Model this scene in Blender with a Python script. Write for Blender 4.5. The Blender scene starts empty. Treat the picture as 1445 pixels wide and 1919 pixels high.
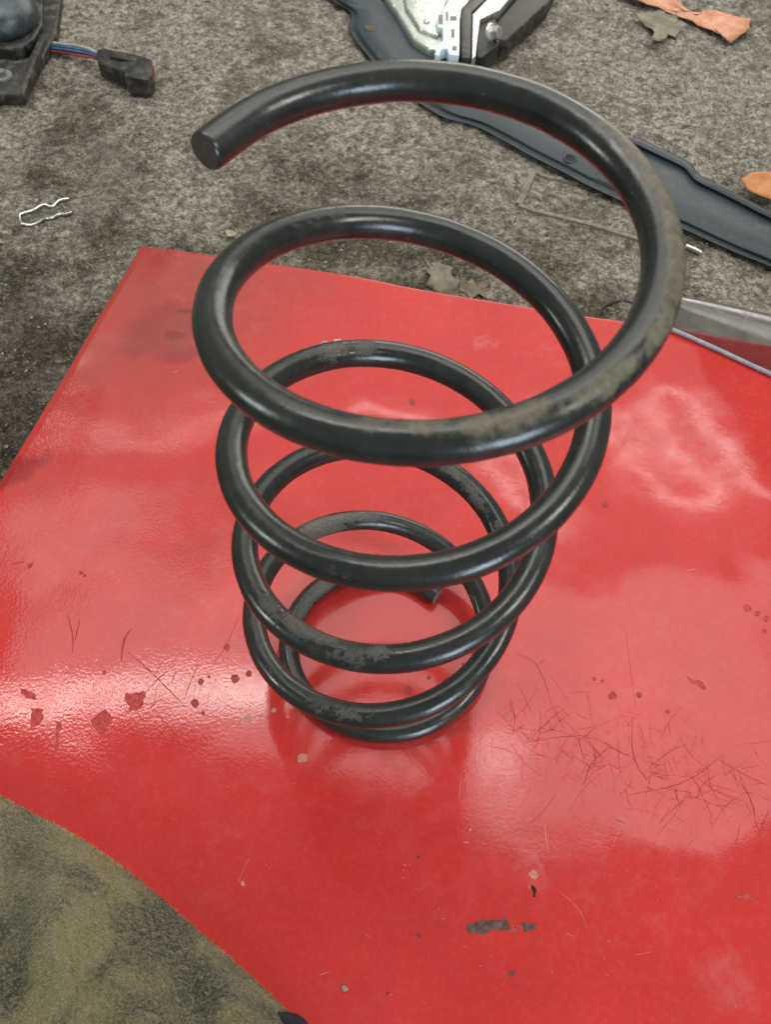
import bpy, bmesh, math, random
from mathutils import Vector, Matrix, noise
random.seed(7)
scene = bpy.context.scene
C = scene.collection

# ------------------------------------------------------------------ camera
CAM = Vector((0.0, -0.23935, 0.56717))
RT = Vector((0.998636, 0.044008, 0.028101)); UP = Vector((-0.052213, 0.846467, 0.529875)); FW = Vector((0.000468, 0.530619, -0.847610))
FPX = 1631.29                                   # focal length in photo pixels (1445 x 1919)
cd = bpy.data.cameras.new('camera'); cam = bpy.data.objects.new('camera', cd); C.objects.link(cam)
cd.sensor_fit = 'VERTICAL'; cd.sensor_height = 24.0; cd.lens = 24.0*FPX/1919.0
cd.clip_start = 0.01; cd.clip_end = 100
m = Matrix((RT, UP, -FW)).transposed().to_4x4(); m.translation = CAM; cam.matrix_world = m
cd.dof.use_dof = True; cd.dof.focus_distance = 0.56; cd.dof.aperture_fstop = 14.0
scene.camera = cam

# ------------------------------------------------------------------ world and lamps
w = bpy.data.worlds.new('World'); scene.world = w; w.use_nodes = True
bg = w.node_tree.nodes['Background']; bg.inputs[0].default_value = (0.93, 1.0, 0.95, 1); bg.inputs[1].default_value = 0.25
def area(name, loc, sx, sy, power, col, target=None, rz=0):
    l = bpy.data.lights.new(name, 'AREA'); l.shape = 'RECTANGLE'; l.size = sx; l.size_y = sy; l.energy = power; l.color = col
    o = bpy.data.objects.new(name, l); C.objects.link(o); o.location = loc
    if target: o.rotation_euler = (Vector(target)-Vector(loc)).to_track_quat('-Z', 'Y').to_euler()
    else: o.rotation_euler = (0, 0, rz)
    return o
area('skylight', (0.06, 0.98, 2.40), 2.8, 0.86, 27, (1.0, 0.97, 0.92), rz=math.radians(-3.5))
area('far_skylight', (0.06, 2.85, 2.41), 2.9, 2.85, 32, (1.0, 0.95, 0.88), rz=math.radians(-3.5))
area('far_fill_light', (0.7, 2.5, 0.75), 1.6, 0.9, 18, (1.0, 0.95, 0.86), target=(0.2, 0.6, -0.1))  # added fill lamp: brightens the far concrete, stays out of the panel reflection
area('roof_gap_lamp', (-0.90, 0.78, 2.38), 1.15, 0.13, 9, (1.0, 0.95, 0.88), rz=math.radians(6))
area('roof_gap_lamp', (0.47, 0.66, 2.38), 0.20, 0.10, 0.5, (1.0, 0.95, 0.88))
area('tube_lamp', (0.05, 1.98, 2.36), 3.2, 0.06, 7, (1.0, 0.97, 0.92), rz=math.radians(-3))
area('doorway_light', (1.05, -1.95, 0.52), 0.60, 1.0, 32, (0.70, 0.86, 1.0), target=(0, 0, 0.15))
area('side_window_light', (2.0, -0.85, 2.25), 0.6, 0.9, 31, (1.0, 0.97, 0.90), target=(0, 0, 0.2))
area('left_window_light', (-2.2, -0.35, 0.75), 0.30, 0.40, 12, (0.95, 1.0, 0.95), target=(0, 0, 0.3))
scene.view_settings.view_transform = 'Standard'; scene.view_settings.look = 'None'
scene.view_settings.exposure = 0.0; scene.view_settings.gamma = 1.0
try: scene.view_settings.use_curve_mapping = False
except Exception: pass
scene.cycles.max_bounces = 8

# ------------------------------------------------------------------ helpers
GZ = -0.10                                      # concrete level; the panel top is z = 0
def at(x, y, z=GZ):                             # point at height z seen at a photo pixel
    d = FW + RT*((x-722.5)/FPX) + UP*((959.5-y)/FPX)
    return CAM + d*((z-CAM.z)/d.z)
def tag(o, label=None, cat=None, group=None, kind=None):
    if label: o['label'] = label
    if cat: o['category'] = cat
    if group: o['group'] = group
    if kind: o['kind'] = kind
    return o
def empty(name, loc, label, cat, group=None):
    o = bpy.data.objects.new(name, None); C.objects.link(o); o.location = loc; o.empty_display_size = 0.02
    return tag(o, label, cat, group)
def mesh_obj(name, verts, faces, mat, parent=None, smooth=True):
    me = bpy.data.meshes.new(name); me.from_pydata([tuple(v) for v in verts], [], faces); me.update()
    return finish(name, me, mat, parent, smooth)
def finish(name, me, mat, parent=None, smooth=True):
    if smooth: me.polygons.foreach_set('use_smooth', [True]*len(me.polygons))
    if mat: me.materials.append(mat)
    o = bpy.data.objects.new(name, me); C.objects.link(o)
    if parent:
        o.parent = parent; o.matrix_parent_inverse = Matrix.Translation(parent.location).inverted()
    return o
def bm_obj(name, bm, mat, parent=None, smooth=True, sharp=35):
    bmesh.ops.recalc_face_normals(bm, faces=bm.faces)
    me = bpy.data.meshes.new(name); bm.to_mesh(me); bm.free()
    o = finish(name, me, mat, parent, smooth)
    if smooth and sharp:
        me.set_sharp_from_angle(angle=math.radians(sharp))
    return o
def prism(name, pts, z0, mat, parent=None, bevel=0.001, seg=2, tilt=None):
    # pts: list of world points (top outline); extruded down to z0 (number) with bevelled edges
    bm = bmesh.new(); top = [bm.verts.new(p) for p in pts]
    f = bm.faces.new(top)
    r = bmesh.ops.extrude_face_region(bm, geom=[f])
    for v in [g for g in r['geom'] if isinstance(g, bmesh.types.BMVert)]: v.co.z = z0
    bmesh.ops.recalc_face_normals(bm, faces=bm.faces)
    if bevel: bmesh.ops.bevel(bm, geom=list(bm.edges), offset=bevel, segments=seg, profile=0.5, affect='EDGES', clamp_overlap=True)
    return bm_obj(name, bm, mat, parent, True, 30)
def catmull(P, n):
    out = []
    for i in range(len(P)-1):
        p0 = P[max(i-1, 0)]; p1 = P[i]; p2 = P[i+1]; p3 = P[min(i+2, len(P)-1)]
        for k in range(n):
            t = k/n
            out.append(0.5*((2*p1)+(p2-p0)*t+(2*p0-5*p1+4*p2-p3)*t*t+(3*p1-p0-3*p2+p3)*t**3))
    out.append(P[-1].copy()); return out
def tube_data(path, rad, seg, ref=Vector((0, 0, 1))):
    verts = []; faces = []; n = len(path)
    for i, p in enumerate(path):
        t = (path[min(i+1, n-1)]-path[max(i-1, 0)]).normalized()
        u = ref - t*ref.dot(t)
        if u.length < 1e-4: u = Vector((1, 0, 0)) - t*t.x
        u.normalize(); s = t.cross(u)
        r = rad(i/(n-1)) if callable(rad) else rad
        for k in range(seg):
            a = 2*math.pi*k/seg; verts.append(p+(s*math.cos(a)+u*math.sin(a))*r)
    for i in range(n-1):
        for k in range(seg):
            k2 = (k+1) % seg; faces.append((i*seg+k, i*seg+k2, (i+1)*seg+k2, (i+1)*seg+k))
    return verts, faces
def tube(name, path, rad, mat, parent=None, seg=10, sub=6, caps=True):
    path = catmull([Vector(p) for p in path], sub) if sub > 1 else path
    v, f = tube_data(path, rad, seg); n = len(path)
    if caps: f.append(tuple(range(seg))[::-1]); f.append(tuple((n-1)*seg+k for k in range(seg)))
    return mesh_obj(name, v, f, mat, parent)
def leaf(name, pts, z0, curl, mat, seedv, parent=None, rings=5, sub=4, thick=0.0007, lift=0.004):
    P = [Vector(p) for p in pts]; n = len(P)
    c = sum(P, Vector())/n
    # dense, slightly ragged outline
    out = []
    for i in range(n):
        a = P[i]; b = P[(i+1) % n]
        for k in range(sub):
            q = a.lerp(b, k/sub); q = q + noise.noise_vector(q*150+Vector((seedv, 0, 0)))*0.0016
            out.append(q)
    verts = [c.copy()]; N = len(out); R = max((p-c).length for p in out)
    for r in range(1, rings+1):
        for p in out: verts.append(c.lerp(p, r/rings))
    for v in verts:
        d = (v-c).length/R
        v.z = z0 + lift + curl*(d*d) + 0.006*noise.noise(v*38+Vector((seedv*3.1, 1, 0))) + 0.002*noise.noise(v*120+Vector((0, seedv, 0)))
        v.z = max(v.z, z0+0.0012)
    faces = [(0, 1+k, 1+(k+1) % N) for k in range(N)]
    for r in range(rings-1):
        a = 1+r*N; b = a+N
        for k in range(N): faces.append((a+k, b+k, b+(k+1) % N, a+(k+1) % N))
    o = mesh_obj(name, verts, faces, mat, parent)
    md = o.modifiers.new('thick', 'SOLIDIFY'); md.thickness = thick; md.offset = 0
    return o

# ------------------------------------------------------------------ material helpers
class NT:
    def __init__(s, name):
        s.m = bpy.data.materials.new(name); s.m.use_nodes = True; s.t = s.m.node_tree
        s.b = s.t.nodes['Principled BSDF']; s.geo = s.t.nodes.new('ShaderNodeNewGeometry'); s.pos = s.geo.outputs['Position']
    def n(s, typ, **kw):
        o = s.t.nodes.new(typ)
        for k, v in kw.items():
            if hasattr(o, k): setattr(o, k, v)
        return o
    def link(s, a, b): s.t.links.new(a, b)
    def noise(s, scale, detail=4, rough=0.55, vec=None, dist=0.0):
        o = s.n('ShaderNodeTexNoise'); o.inputs['Scale'].default_value = scale; o.inputs['Detail'].default_value = detail
        o.inputs['Roughness'].default_value = rough; o.inputs['Distortion'].default_value = dist
        s.link(vec or s.pos, o.inputs['Vector']); return o.outputs['Fac']
    def vor(s, scale, feat='F1', vec=None, out='Distance', rand=1.0):
        o = s.n('ShaderNodeTexVoronoi'); o.feature = feat; o.inputs['Scale'].default_value = scale; o.inputs['Randomness'].default_value = rand
        s.link(vec or s.pos, o.inputs['Vector']); return o.outputs[out]
    def ramp(s, fac, stops):
        o = s.n('ShaderNodeValToRGB'); e = o.color_ramp.elements
        while len(e) < len(stops): e.new(0.5)
        for i, (p, c) in enumerate(stops):
            e[i].position = p; e[i].color = c if len(c) == 4 else (*c, 1)
        s.link(fac, o.inputs[0]); return o.outputs[0]
    def mr(s, fac, a, b, c=0.0, d=1.0, smooth=False):
        o = s.n('ShaderNodeMapRange'); o.clamp = True
        if smooth: o.interpolation_type = 'SMOOTHSTEP'
        for i, v in enumerate((a, b, c, d)): o.inputs[i+1].default_value = v
        s.link(fac, o.inputs[0]); return o.outputs[0]
    def math(s, op, a, b=None, clamp=False):
        o = s.n('ShaderNodeMath'); o.operation = op; o.use_clamp = clamp
        for i, v in enumerate((a, b)):
            if v is None: continue
            if isinstance(v, (int, float)): o.inputs[i].default_value = v
            else: s.link(v, o.inputs[i])
        return o.outputs[0]
    def mix(s, fac, a, b, mode='MIX'):
        o = s.n('ShaderNodeMix'); o.data_type = 'RGBA'; o.blend_type = mode
        for sock, v in ((o.inputs[0], fac), (o.inputs[6], a), (o.inputs[7], b)):
            if isinstance(v, (int, float)): sock.default_value = v
            elif isinstance(v, tuple): sock.default_value = v if len(v) == 4 else (*v, 1)
            else: s.link(v, sock)
        return o.outputs[2]
    def attr(s, name):
        o = s.n('ShaderNodeAttribute'); o.attribute_name = name; return o.outputs['Fac']
    def bump(s, h, dist, strength=1.0, prev=None):
        o = s.n('ShaderNodeBump'); o.inputs['Distance'].default_value = dist; o.inputs['Strength'].default_value = strength
        s.link(h, o.inputs['Height'])
        if prev: s.link(prev, o.inputs['Normal'])
        return o.outputs[0]
    def map(s, scale=(1, 1, 1), rot=(0, 0, 0), loc=(0, 0, 0)):
        o = s.n('ShaderNodeMapping'); o.inputs['Scale'].default_value = scale; o.inputs['Rotation'].default_value = rot; o.inputs['Location'].default_value = loc
        s.link(s.pos, o.inputs['Vector']); return o.outputs[0]
    def ell(s, cx, cy, rx, ry, rot=0, edge=0.35, warp=None):
        # soft ellipse mask on the xy plane: 1 inside
        v = s.n('ShaderNodeVectorMath'); v.operation = 'SUBTRACT'; s.link(warp or s.pos, v.inputs[0]); v.inputs[1].default_value = (cx, cy, 0)
        mp = s.n('ShaderNodeMapping'); mp.vector_type = 'TEXTURE'; mp.inputs['Rotation'].default_value = (0, 0, rot); mp.inputs['Scale'].default_value = (rx, ry, 1000)
        s.link(v.outputs[0], mp.inputs['Vector'])
        l = s.n('ShaderNodeVectorMath'); l.operation = 'LENGTH'; s.link(mp.outputs[0], l.inputs[0])
        return s.mr(l.outputs['Value'], 1+edge, 1-edge, 0, 1, True)
    def set(s, base=None, rough=None, metal=None, spec=None, normal=None, **kw):
        for k, v in (('Base Color', base), ('Roughness', rough), ('Metallic', metal), ('Specular IOR Level', spec), ('Normal', normal)):
            if v is None: continue
            i = s.b.inputs[k]
            if isinstance(v, (int, float)): i.default_value = v
            elif isinstance(v, tuple): i.default_value = v if len(v) == 4 else (*v, 1)
            else: s.link(v, i)
        for k, v in kw.items():
            s.b.inputs[k.replace('_', ' ')].default_value = v
        return s.m
def simple(name, col, rough=0.5, metal=0.0, var=0.25, scale=120, bump=0.0, spec=0.5, **kw):
    t = NT(name); nf = t.noise(scale, 5, 0.6)
    dark = tuple(c*(1-var) for c in col); lite = tuple(min(1, c*(1+var)) for c in col)
    base = t.ramp(nf, [(0.3, dark), (0.7, lite)])
    rg = t.mr(t.noise(scale*0.6, 4), 0.3, 0.7, max(0.03, rough-0.1), min(1, rough+0.12))
    nm = t.bump(t.noise(scale*4, 3), bump) if bump else None
    return t.set(base, rg, metal, spec, nm, **kw)

# ------------------------------------------------------------------ materials
def mat_concrete():
    t = NT('concrete')
    big = t.noise(3.2, 4, 0.55, dist=0.4); mid = t.noise(16, 5, 0.62, dist=0.3); nz = t.noise(108, 6, 0.70); grit = t.noise(420, 3, 0.7)
    wp = t.n('ShaderNodeVectorMath'); wp.operation = 'MULTIPLY_ADD'; wn = t.n('ShaderNodeTexNoise'); wn.inputs['Scale'].default_value = 160; t.link(t.pos, wn.inputs['Vector'])
    t.link(wn.outputs['Color'], wp.inputs[0]); wp.inputs[1].default_value = (.004, .004, .004); t.link(t.pos, wp.inputs[2])
    def cells(sc):
        c = t.n('ShaderNodeSeparateColor'); t.link(t.vor(sc, vec=wp.outputs[0], out='Color'), c.inputs[0]); return c.outputs[0]
    c1 = cells(190); c2 = cells(430)
    gsum = t.math('ADD', t.math('MULTIPLY', t.math('SUBTRACT', c1, 0.5), 0.10), t.math('MULTIPLY', t.math('SUBTRACT', c2, 0.5), 0.14))
    fine = t.math('ADD', t.math('MULTIPLY_ADD', nz, 0.70), gsum); fine.node.inputs[0].links[0].from_node.inputs[2].default_value = 0.15
    base = t.ramp(fine, [(0.33, (0.125, 0.107, 0.078)), (0.47, (0.34, 0.308, 0.248)), (0.62, (0.76, 0.705, 0.60))])
    # damp, mossy patches; weaker light towards the panel and left is painted in
    warp = t.pos
    sep = t.n('ShaderNodeSeparateXYZ'); t.link(t.pos, sep.inputs[0])
    g = t.math('MULTIPLY_ADD', sep.outputs[1], -1.6); g.node.inputs[2].default_value = 1.25
    g2 = t.math('MULTIPLY_ADD', sep.outputs[0], -0.42); t.link(g, g2.node.inputs[2])
    d = t.math('ADD', g2, t.math('MULTIPLY', t.math('SUBTRACT', mid, 0.5), 1.6))
    d = t.math('ADD', d, t.math('MULTIPLY', t.math('SUBTRACT', big, 0.5), 2.4))
    dirt_shade = t.mr(d, 0.05, 0.80, 0.0, 0.95, True)
    dcol = t.ramp(fine, [(0.32, (0.014, 0.012, 0.005)), (0.50, (0.058, 0.049, 0.024)), (0.68, (0.21, 0.185, 0.112))])
    col = t.mix(dirt_shade, base, dcol)
    # brown earth and light worn spots
    br = t.mr(t.noise(7.5, 4, 0.6, dist=0.5), 0.56, 0.68, 0, 0.70, True)
    col = t.mix(br, col, t.ramp(fine, [(0.3, (0.03, 0.02, 0.01)), (0.7, (0.16, 0.12, 0.075))]))
    lt = t.mr(t.noise(9, 5, 0.7, dist=0.7), 0.50, 0.64, 0, 0.45, True)
    col = t.mix(lt, col, t.ramp(fine, [(0.3, (0.25, 0.225, 0.18)), (0.7, (0.64, 0.60, 0.515))]))
    pm = t.noise(24, 5, 0.7, vec=t.map(loc=(5, 8, 0)), dist=0.6)
    col = t.mix(t.mr(pm, 0.50, 0.62, 0, 0.60, True), col, t.ramp(fine, [(0.3, (0.045, 0.038, 0.024)), (0.7, (0.20, 0.175, 0.125))]))
    col = t.mix(t.mr(t.noise(40, 5, 0.75, vec=t.map(loc=(1, 3, 0), scale=(1, 1.6, 1), rot=(0, 0, 0.4))), 0.57, 0.70, 0, 0.55, True), col, (0.50, 0.475, 0.42))
    pt = t.math('MULTIPLY', t.mr(t.vor(75, vec=t.map(loc=(2, 7, 0))), 0.22, 0.08), t.mr(t.noise(11, 3), 0.48, 0.60))
    col = t.mix(t.math('MULTIPLY', pt, 0.7), col, (0.030, 0.026, 0.018))
    sp = t.mr(t.vor(260), 0.10, 0.02, 0, 0.5)
    col = t.mix(t.math('MULTIPLY', sp, t.mr(t.noise(60, 2), 0.5, 0.62)), col, (0.52, 0.50, 0.46))
    col = t.mix(t.mr(grit, 0.38, 0.52, 0.45, 0.0), col, (0.035, 0.030, 0.020)); col = t.mix(t.mr(grit, 0.56, 0.70, 0.0, 0.5), col, (0.58, 0.54, 0.46))
    b = t.bump(fine, 0.014, 1.0); b = t.bump(grit, 0.005, 1.0, b); b = t.bump(t.noise(45, 5), 0.014, 0.8, b)
    return t.set(col, t.mr(mid, 0.3, 0.7, 0.62, 0.92), 0, 0.35, b)

def mat_red():
    t = NT('red_paint')
    wn = t.n('ShaderNodeTexNoise'); wn.inputs['Scale'].default_value = 45; wn.inputs['Detail'].default_value = 4; t.link(t.pos, wn.inputs['Vector'])
    wv = t.n('ShaderNodeVectorMath'); wv.operation = 'MULTIPLY_ADD'; t.link(wn.outputs['Color'], wv.inputs[0]); wv.inputs[1].default_value = (.03, .03, 0); 
    off = t.n('ShaderNodeVectorMath'); off.operation = 'SUBTRACT'; t.link(t.pos, off.inputs[0]); off.inputs[1].default_value = (.015, .015, 0); t.link(off.outputs[0], wv.inputs[2])
    W = wv.outputs[0]
    base = t.ramp(t.noise(9, 4, 0.6), [(0.3, (0.520, 0.0330, 0.0270)), (0.7, (0.585, 0.0420, 0.0360))])
    base = t.mix(t.mr(t.noise(330, 5, 0.75), 0.40, 0.70, 0.0, 0.20), base, (0.42, 0.020, 0.020))
    base = t.mix(t.mr(t.noise(240, 4, 0.7, vec=t.map(loc=(2, 2, 0))), 0.48, 0.72, 0.0, 0.22), base, (0.66, 0.10, 0.08))
    base = t.mix(t.mr(t.noise(19, 5, 0.7, vec=t.map(loc=(6, 2, 0)), dist=0.5), 0.46, 0.70, 0.0, 0.30), base, (0.40, 0.040, 0.038))
    # pale chalky smears and a dark oily stain
    def e(x, y, rx, ry, rot=0, edge=0.4, warp=W):
        p = at(x, y, 0); return t.ell(p.x, p.y, rx, ry, rot, edge, warp)
    film_or_shade = t.math('MULTIPLY', e(250, 560, 0.16, 0.11, 0.7, 0.75), t.mr(t.noise(14, 5, 0.65), 0.25, 0.65, 0.45, 0.85))
    base = t.mix(film_or_shade, base, (0.255, 0.048, 0.034))  # weaker light at the far-left corner, painted in as a dull dusty red
    ch = t.mr(t.noise(70, 5, 0.7), 0.48, 0.75, 0, 0.22)
    base = t.mix(t.math('MULTIPLY', ch, t.mr(t.noise(8, 3), 0.42, 0.62)), base, (0.52, 0.20, 0.17))
    oil = e(312, 612, 0.034, 0.026, 0.4, 0.35); oil2 = e(265, 640, 0.018, 0.010, 0.2); oil3 = e(335, 655, 0.022, 0.013, 0.1)
    st = t.math('MAXIMUM', oil, t.math('MAXIMUM', oil2, oil3))
    base = t.mix(t.math('MULTIPLY', st, 0.62), base, (0.22, 0.022, 0.020))
    st2 = t.math('MAXIMUM', e(325, 625, 0.009, 0.006), t.math('MAXIMUM', e(343, 583, 0.006, 0.004), e(20, 890, 0.03, 0.012, 0.7)))
    base = t.mix(t.math('MULTIPLY', st2, 0.5), base, (0.13, 0.014, 0.014))
    dst = t.math('MAXIMUM', e(1290, 825, 0.034, 0.017, 0.1, 0.5), t.math('MAXIMUM', e(995, 1640, 0.007, 0.012, 0.5), e(1365, 1830, 0.016, 0.014)))
    base = t.mix(t.math('MULTIPLY', dst, t.mr(t.noise(120, 5, 0.7), 0.35, 0.75, 0.03, 0.22)), base, (0.56, 0.30, 0.27))
    dst2 = e(905, 640, 0.011, 0.010)
    base = t.mix(t.math('MULTIPLY', dst2, t.mr(t.noise(160, 5, 0.7), 0.4, 0.7, 0.0, 0.35)), base, (0.58, 0.33, 0.28))
    gr = t.math('MAXIMUM', e(1000, 1690, 0.05, 0.06, 0, 0.7), e(760, 1720, 0.05, 0.05, 0, 0.7))
    base = t.mix(t.math('MULTIPLY', gr, t.mr(t.noise(95, 6, 0.75), 0.54, 0.70, 0, 0.45)), base, (0.30, 0.045, 0.045))
    # tiny dark pits and pale grains of dust
    pit = t.math('MULTIPLY', t.mr(t.vor(150), 0.10, 0.05), t.mr(t.noise(22, 3), 0.55, 0.62))
    base = t.mix(t.math('MULTIPLY', pit, 0.55), base, (0.10, 0.016, 0.016))
    gn = t.math('MULTIPLY', t.mr(t.vor(210, vec=t.map(loc=(3, 1, 0))), 0.075, 0.03), t.mr(t.noise(30, 2, vec=t.map(loc=(9, 4, 0))), 0.56, 0.62))
    base = t.mix(t.math('MULTIPLY', gn, 0.7), base, (0.70, 0.50, 0.42))
    scuff = t.mr(t.noise(26, 6, 0.7), 0.45, 0.75, 0.0, 0.09)
    rg = t.math('ADD', t.mr(t.noise(60, 5, 0.7), 0.3, 0.75, 0.045, 0.10), scuff)
    rg = t.math('ADD', rg, t.math('MULTIPLY', st, 0.05))
    sc = None
    for rot, sx, lo in ((0.5, 900, 0.0), (-0.7, 820, 3.0), (1.5, 700, 6.0), (2.4, 1000, 9.0)):
        nz = t.noise(1.0, 3, 0.6, vec=t.map(scale=(sx, 28, 1), rot=(0, 0, rot), loc=(lo, lo, 0)))
        ln = t.mr(nz, 0.66, 0.72); sc = ln if sc is None else t.math('MAXIMUM', sc, ln)
    worn = t.math('MAXIMUM', e(1190, 1420, 0.10, 0.045, -0.25, 0.6), t.math('MULTIPLY', e(270, 1290, 0.05, 0.03, 0, 0.6), 0.7))
    sc = t.math('MULTIPLY', sc, t.math('MULTIPLY_ADD', worn, 0.75)); sc.node.inputs[1].links[0].from_node.inputs[2].default_value = 0.10
    base = t.mix(t.math('MULTIPLY', sc, 0.55), base, (0.36, 0.022, 0.022))
    rg = t.math('ADD', rg, t.math('MULTIPLY', sc, 0.35))
    b = t.bump(t.noise(480, 2, 0.5), 0.00012, 0.26)
    sx = t.n('ShaderNodeSeparateXYZ'); t.link(t.pos, sx.inputs[0]); t.link(t.mr(sx.outputs[0], -0.04, -0.16, 0.20, 0.60, True), b.node.inputs['Strength'])
    b = t.bump(t.noise(60, 2, 0.5), 0.0004, 0.10, b)
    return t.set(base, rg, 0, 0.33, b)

def mat_spring():
    t = NT('black_spring_paint')
    wear = t.math('MAXIMUM', t.attr('wear'), t.mr(t.noise(34, 3, 0.6), 0.50, 0.72, 0.0, 0.42)); dust = t.attr('dust')
    n1 = t.noise(300, 6, 0.75); n2 = t.noise(90, 5, 0.7); n3 = t.noise(900, 3, 0.6)
    base = t.ramp(t.noise(25, 4), [(0.3, (0.0125, 0.0150, 0.0150)), (0.7, (0.022, 0.0245, 0.0225))])
    film_or_shade = t.mr(n2, 0.35, 0.8, 0.0, 0.35)
    base = t.mix(film_or_shade, base, (0.052, 0.054, 0.044))
    dm = t.mr(t.math('ADD', dust, t.math('MULTIPLY', t.math('SUBTRACT', n2, 0.5), 1.5)), 0.32, 0.80, 0, 0.80, True)
    base = t.mix(dm, base, t.ramp(n1, [(0.3, (0.060, 0.050, 0.030)), (0.7, (0.215, 0.185, 0.122))]))
    wm = t.mr(t.math('ADD', wear, t.math('ADD', t.math('MULTIPLY', t.math('SUBTRACT', n1, 0.5), 1.7), t.math('MULTIPLY', t.math('SUBTRACT', n2, 0.5), 1.5))), 0.55, 0.72, 0, 1, True)
    wcol = t.ramp(n3, [(0.3, (0.042, 0.038, 0.032)), (0.7, (0.17, 0.153, 0.128))])
    base = t.mix(t.math('MULTIPLY', wm, t.mr(wear, 0.3, 1.2, 0.25, 1.0)), base, wcol)
    spk = t.math('MULTIPLY', t.mr(t.vor(330), 0.085, 0.03), t.mr(t.noise(45, 2), 0.56, 0.62))
    base = t.mix(t.math('MULTIPLY', spk, 0.7), base, (0.42, 0.40, 0.34))
    rg = t.mr(n2, 0.3, 0.75, 0.19, 0.34)
    rg = t.math('ADD', rg, t.math('MULTIPLY', t.math('MAXIMUM', wm, dm), 0.30))
    b = t.bump(t.noise(700, 4, 0.6), 0.0003, 0.22); b = t.bump(wm, 0.0003, 0.4, b); b = t.bump(t.noise(120, 2), 0.0006, 0.10, b)
    return t.set(base, rg, 0, 0.5, b)

def mat_fleece(name, k=1.0):
    t = NT(name)
    a = t.noise(17, 3, 0.55, dist=0.8); bb = t.noise(12, 3, 0.5, vec=t.map(loc=(4, 2, 1)), dist=0.6)
    col = t.ramp(a, [(0.38, (0.045*k, 0.038*k, 0.012*k)), (0.47, (0.118*k, 0.105*k, 0.038*k)), (0.58, (0.37*k, 0.31*k, 0.115*k))])
    col = t.mix(t.mr(bb, 0.52, 0.64, 0, 0.55, True), col, (0.27*k, 0.245*k, 0.14*k))
    col = t.mix(t.mr(t.noise(520, 3, 0.7), 0.46, 0.60, 0, 0.65), col, (0.43*k, 0.39*k, 0.21*k))
    b = t.bump(t.noise(300, 4, 0.7), 0.007, 1.0)
    return t.set(col, 0.85, 0, 0.2, b, Sheen_Weight=0.35, Sheen_Roughness=0.5)

def mat_strip():
    t = NT('grey_blue_primer')
    n = t.noise(14, 5, 0.65); f = t.noise(210, 5, 0.7)
    col = t.ramp(n, [(0.3, (0.020, 0.029, 0.036)), (0.7, (0.040, 0.055, 0.065))])
    col = t.mix(t.mr(f, 0.52, 0.78, 0, 0.40), col, (0.11, 0.115, 0.11))
    col = t.mix(t.mr(t.noise(30, 4, 0.7), 0.60, 0.74, 0, 0.5), col, (0.13, 0.12, 0.095))
    return t.set(col, t.mr(n, 0.3, 0.7, 0.36, 0.55), 0, 0.36, t.bump(t.noise(90, 3), 0.0010, 0.4))

def mat_leaf(name, c1, c2, sc=60):
    t = NT(name); col = t.ramp(t.noise(sc, 5, 0.65), [(0.3, c1), (0.7, c2)])
    col = t.mix(t.mr(t.noise(300, 4), 0.5, 0.75, 0, 0.35), col, tuple(c*0.35 for c in c1))
    return t.set(col, 0.6, 0, 0.4, t.bump(t.noise(160, 4), 0.001, 0.6))

def mat_clear():
    t = NT('clear_plastic')
    t.b.inputs['Transmission Weight'].default_value = 1.0; t.b.inputs['IOR'].default_value = 1.46
    return t.set((0.72, 0.73, 0.76), t.mr(t.noise(80, 5, 0.7), 0.35, 0.75, 0.14, 0.30), 0, 0.5, t.bump(t.noise(30, 3), 0.001, 0.3))

M = dict(concrete=mat_concrete(), red=mat_red(), spring=mat_spring(), fleece=mat_fleece('olive_fleece', 0.7), pile=mat_fleece('olive_pile', 1.4), strip=mat_strip(), clear=mat_clear())
M['cut'] = simple('cut_steel_grey', (0.058, 0.047, 0.040), 0.6, 0.0, 0.35, 400, 0.0004)
M['cut_bright'] = simple('sheared_steel', (0.23, 0.25, 0.26), 0.42, 0.5, 0.35, 400, 0.0004)
M['scratch'] = simple('scratched_red', (0.40, 0.030, 0.028), 0.6, 0, 0.35, 200, spec=0.2)
M['scratch_pale'] = simple('pale_scratch', (0.66, 0.28, 0.24), 0.6, 0, 0.2, 200, spec=0.2)
M['chip_red'] = simple('bared_dark_red', (0.42, 0.062, 0.056), 0.7, 0, 0.45, 420, spec=0.12)
M['chip_grey'] = simple('bared_primer', (0.115, 0.068, 0.058), 0.6, 0, 0.55, 260, spec=0.25)
M['drop'] = simple('dried_oil_drop', (0.31, 0.038, 0.033), 0.5, 0, 0.35, 500, spec=0.3)
M['drop_pale'] = simple('pale_water_spot', (0.50, 0.20, 0.16), 0.5, 0, 0.25, 500, spec=0.3)
M['black'] = simple('black_plastic', (0.014, 0.0145, 0.016), 0.42, 0, 0.4, 200, 0.0004)
M['black_rough'] = simple('black_casting', (0.020, 0.020, 0.020), 0.6, 0.0, 0.5, 180, 0.0012)
M['motor'] = simple('grey_motor_can', (0.070, 0.085, 0.095), 0.30, 0.5, 0.3, 90, 0.0003)
M['silver'] = simple('silver_zinc', (0.62, 0.62, 0.58), 0.28, 0.85, 0.2, 130, 0.0006)
M['foil'] = simple('crumpled_zinc_foil', (0.56, 0.60, 0.55), 0.26, 0.75, 0.35, 60, 0.004)
M['white'] = simple('white_plastic', (0.66, 0.74, 0.80), 0.38, 0, 0.08, 90)
M['steel'] = simple('bright_wire', (0.62, 0.63, 0.62), 0.28, 0.9, 0.2, 300)
M['washer'] = simple('dull_washer', (0.20, 0.21, 0.21), 0.5, 0.4, 0.3, 300)
M['blue'] = simple('blue_wire', (0.035, 0.10, 0.20), 0.5, var=0.5); M['redw'] = simple('red_wire', (0.26, 0.02, 0.03), 0.5, var=0.5); M['whitew'] = simple('white_wire', (0.36, 0.36, 0.32), 0.5, var=0.4)
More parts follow.
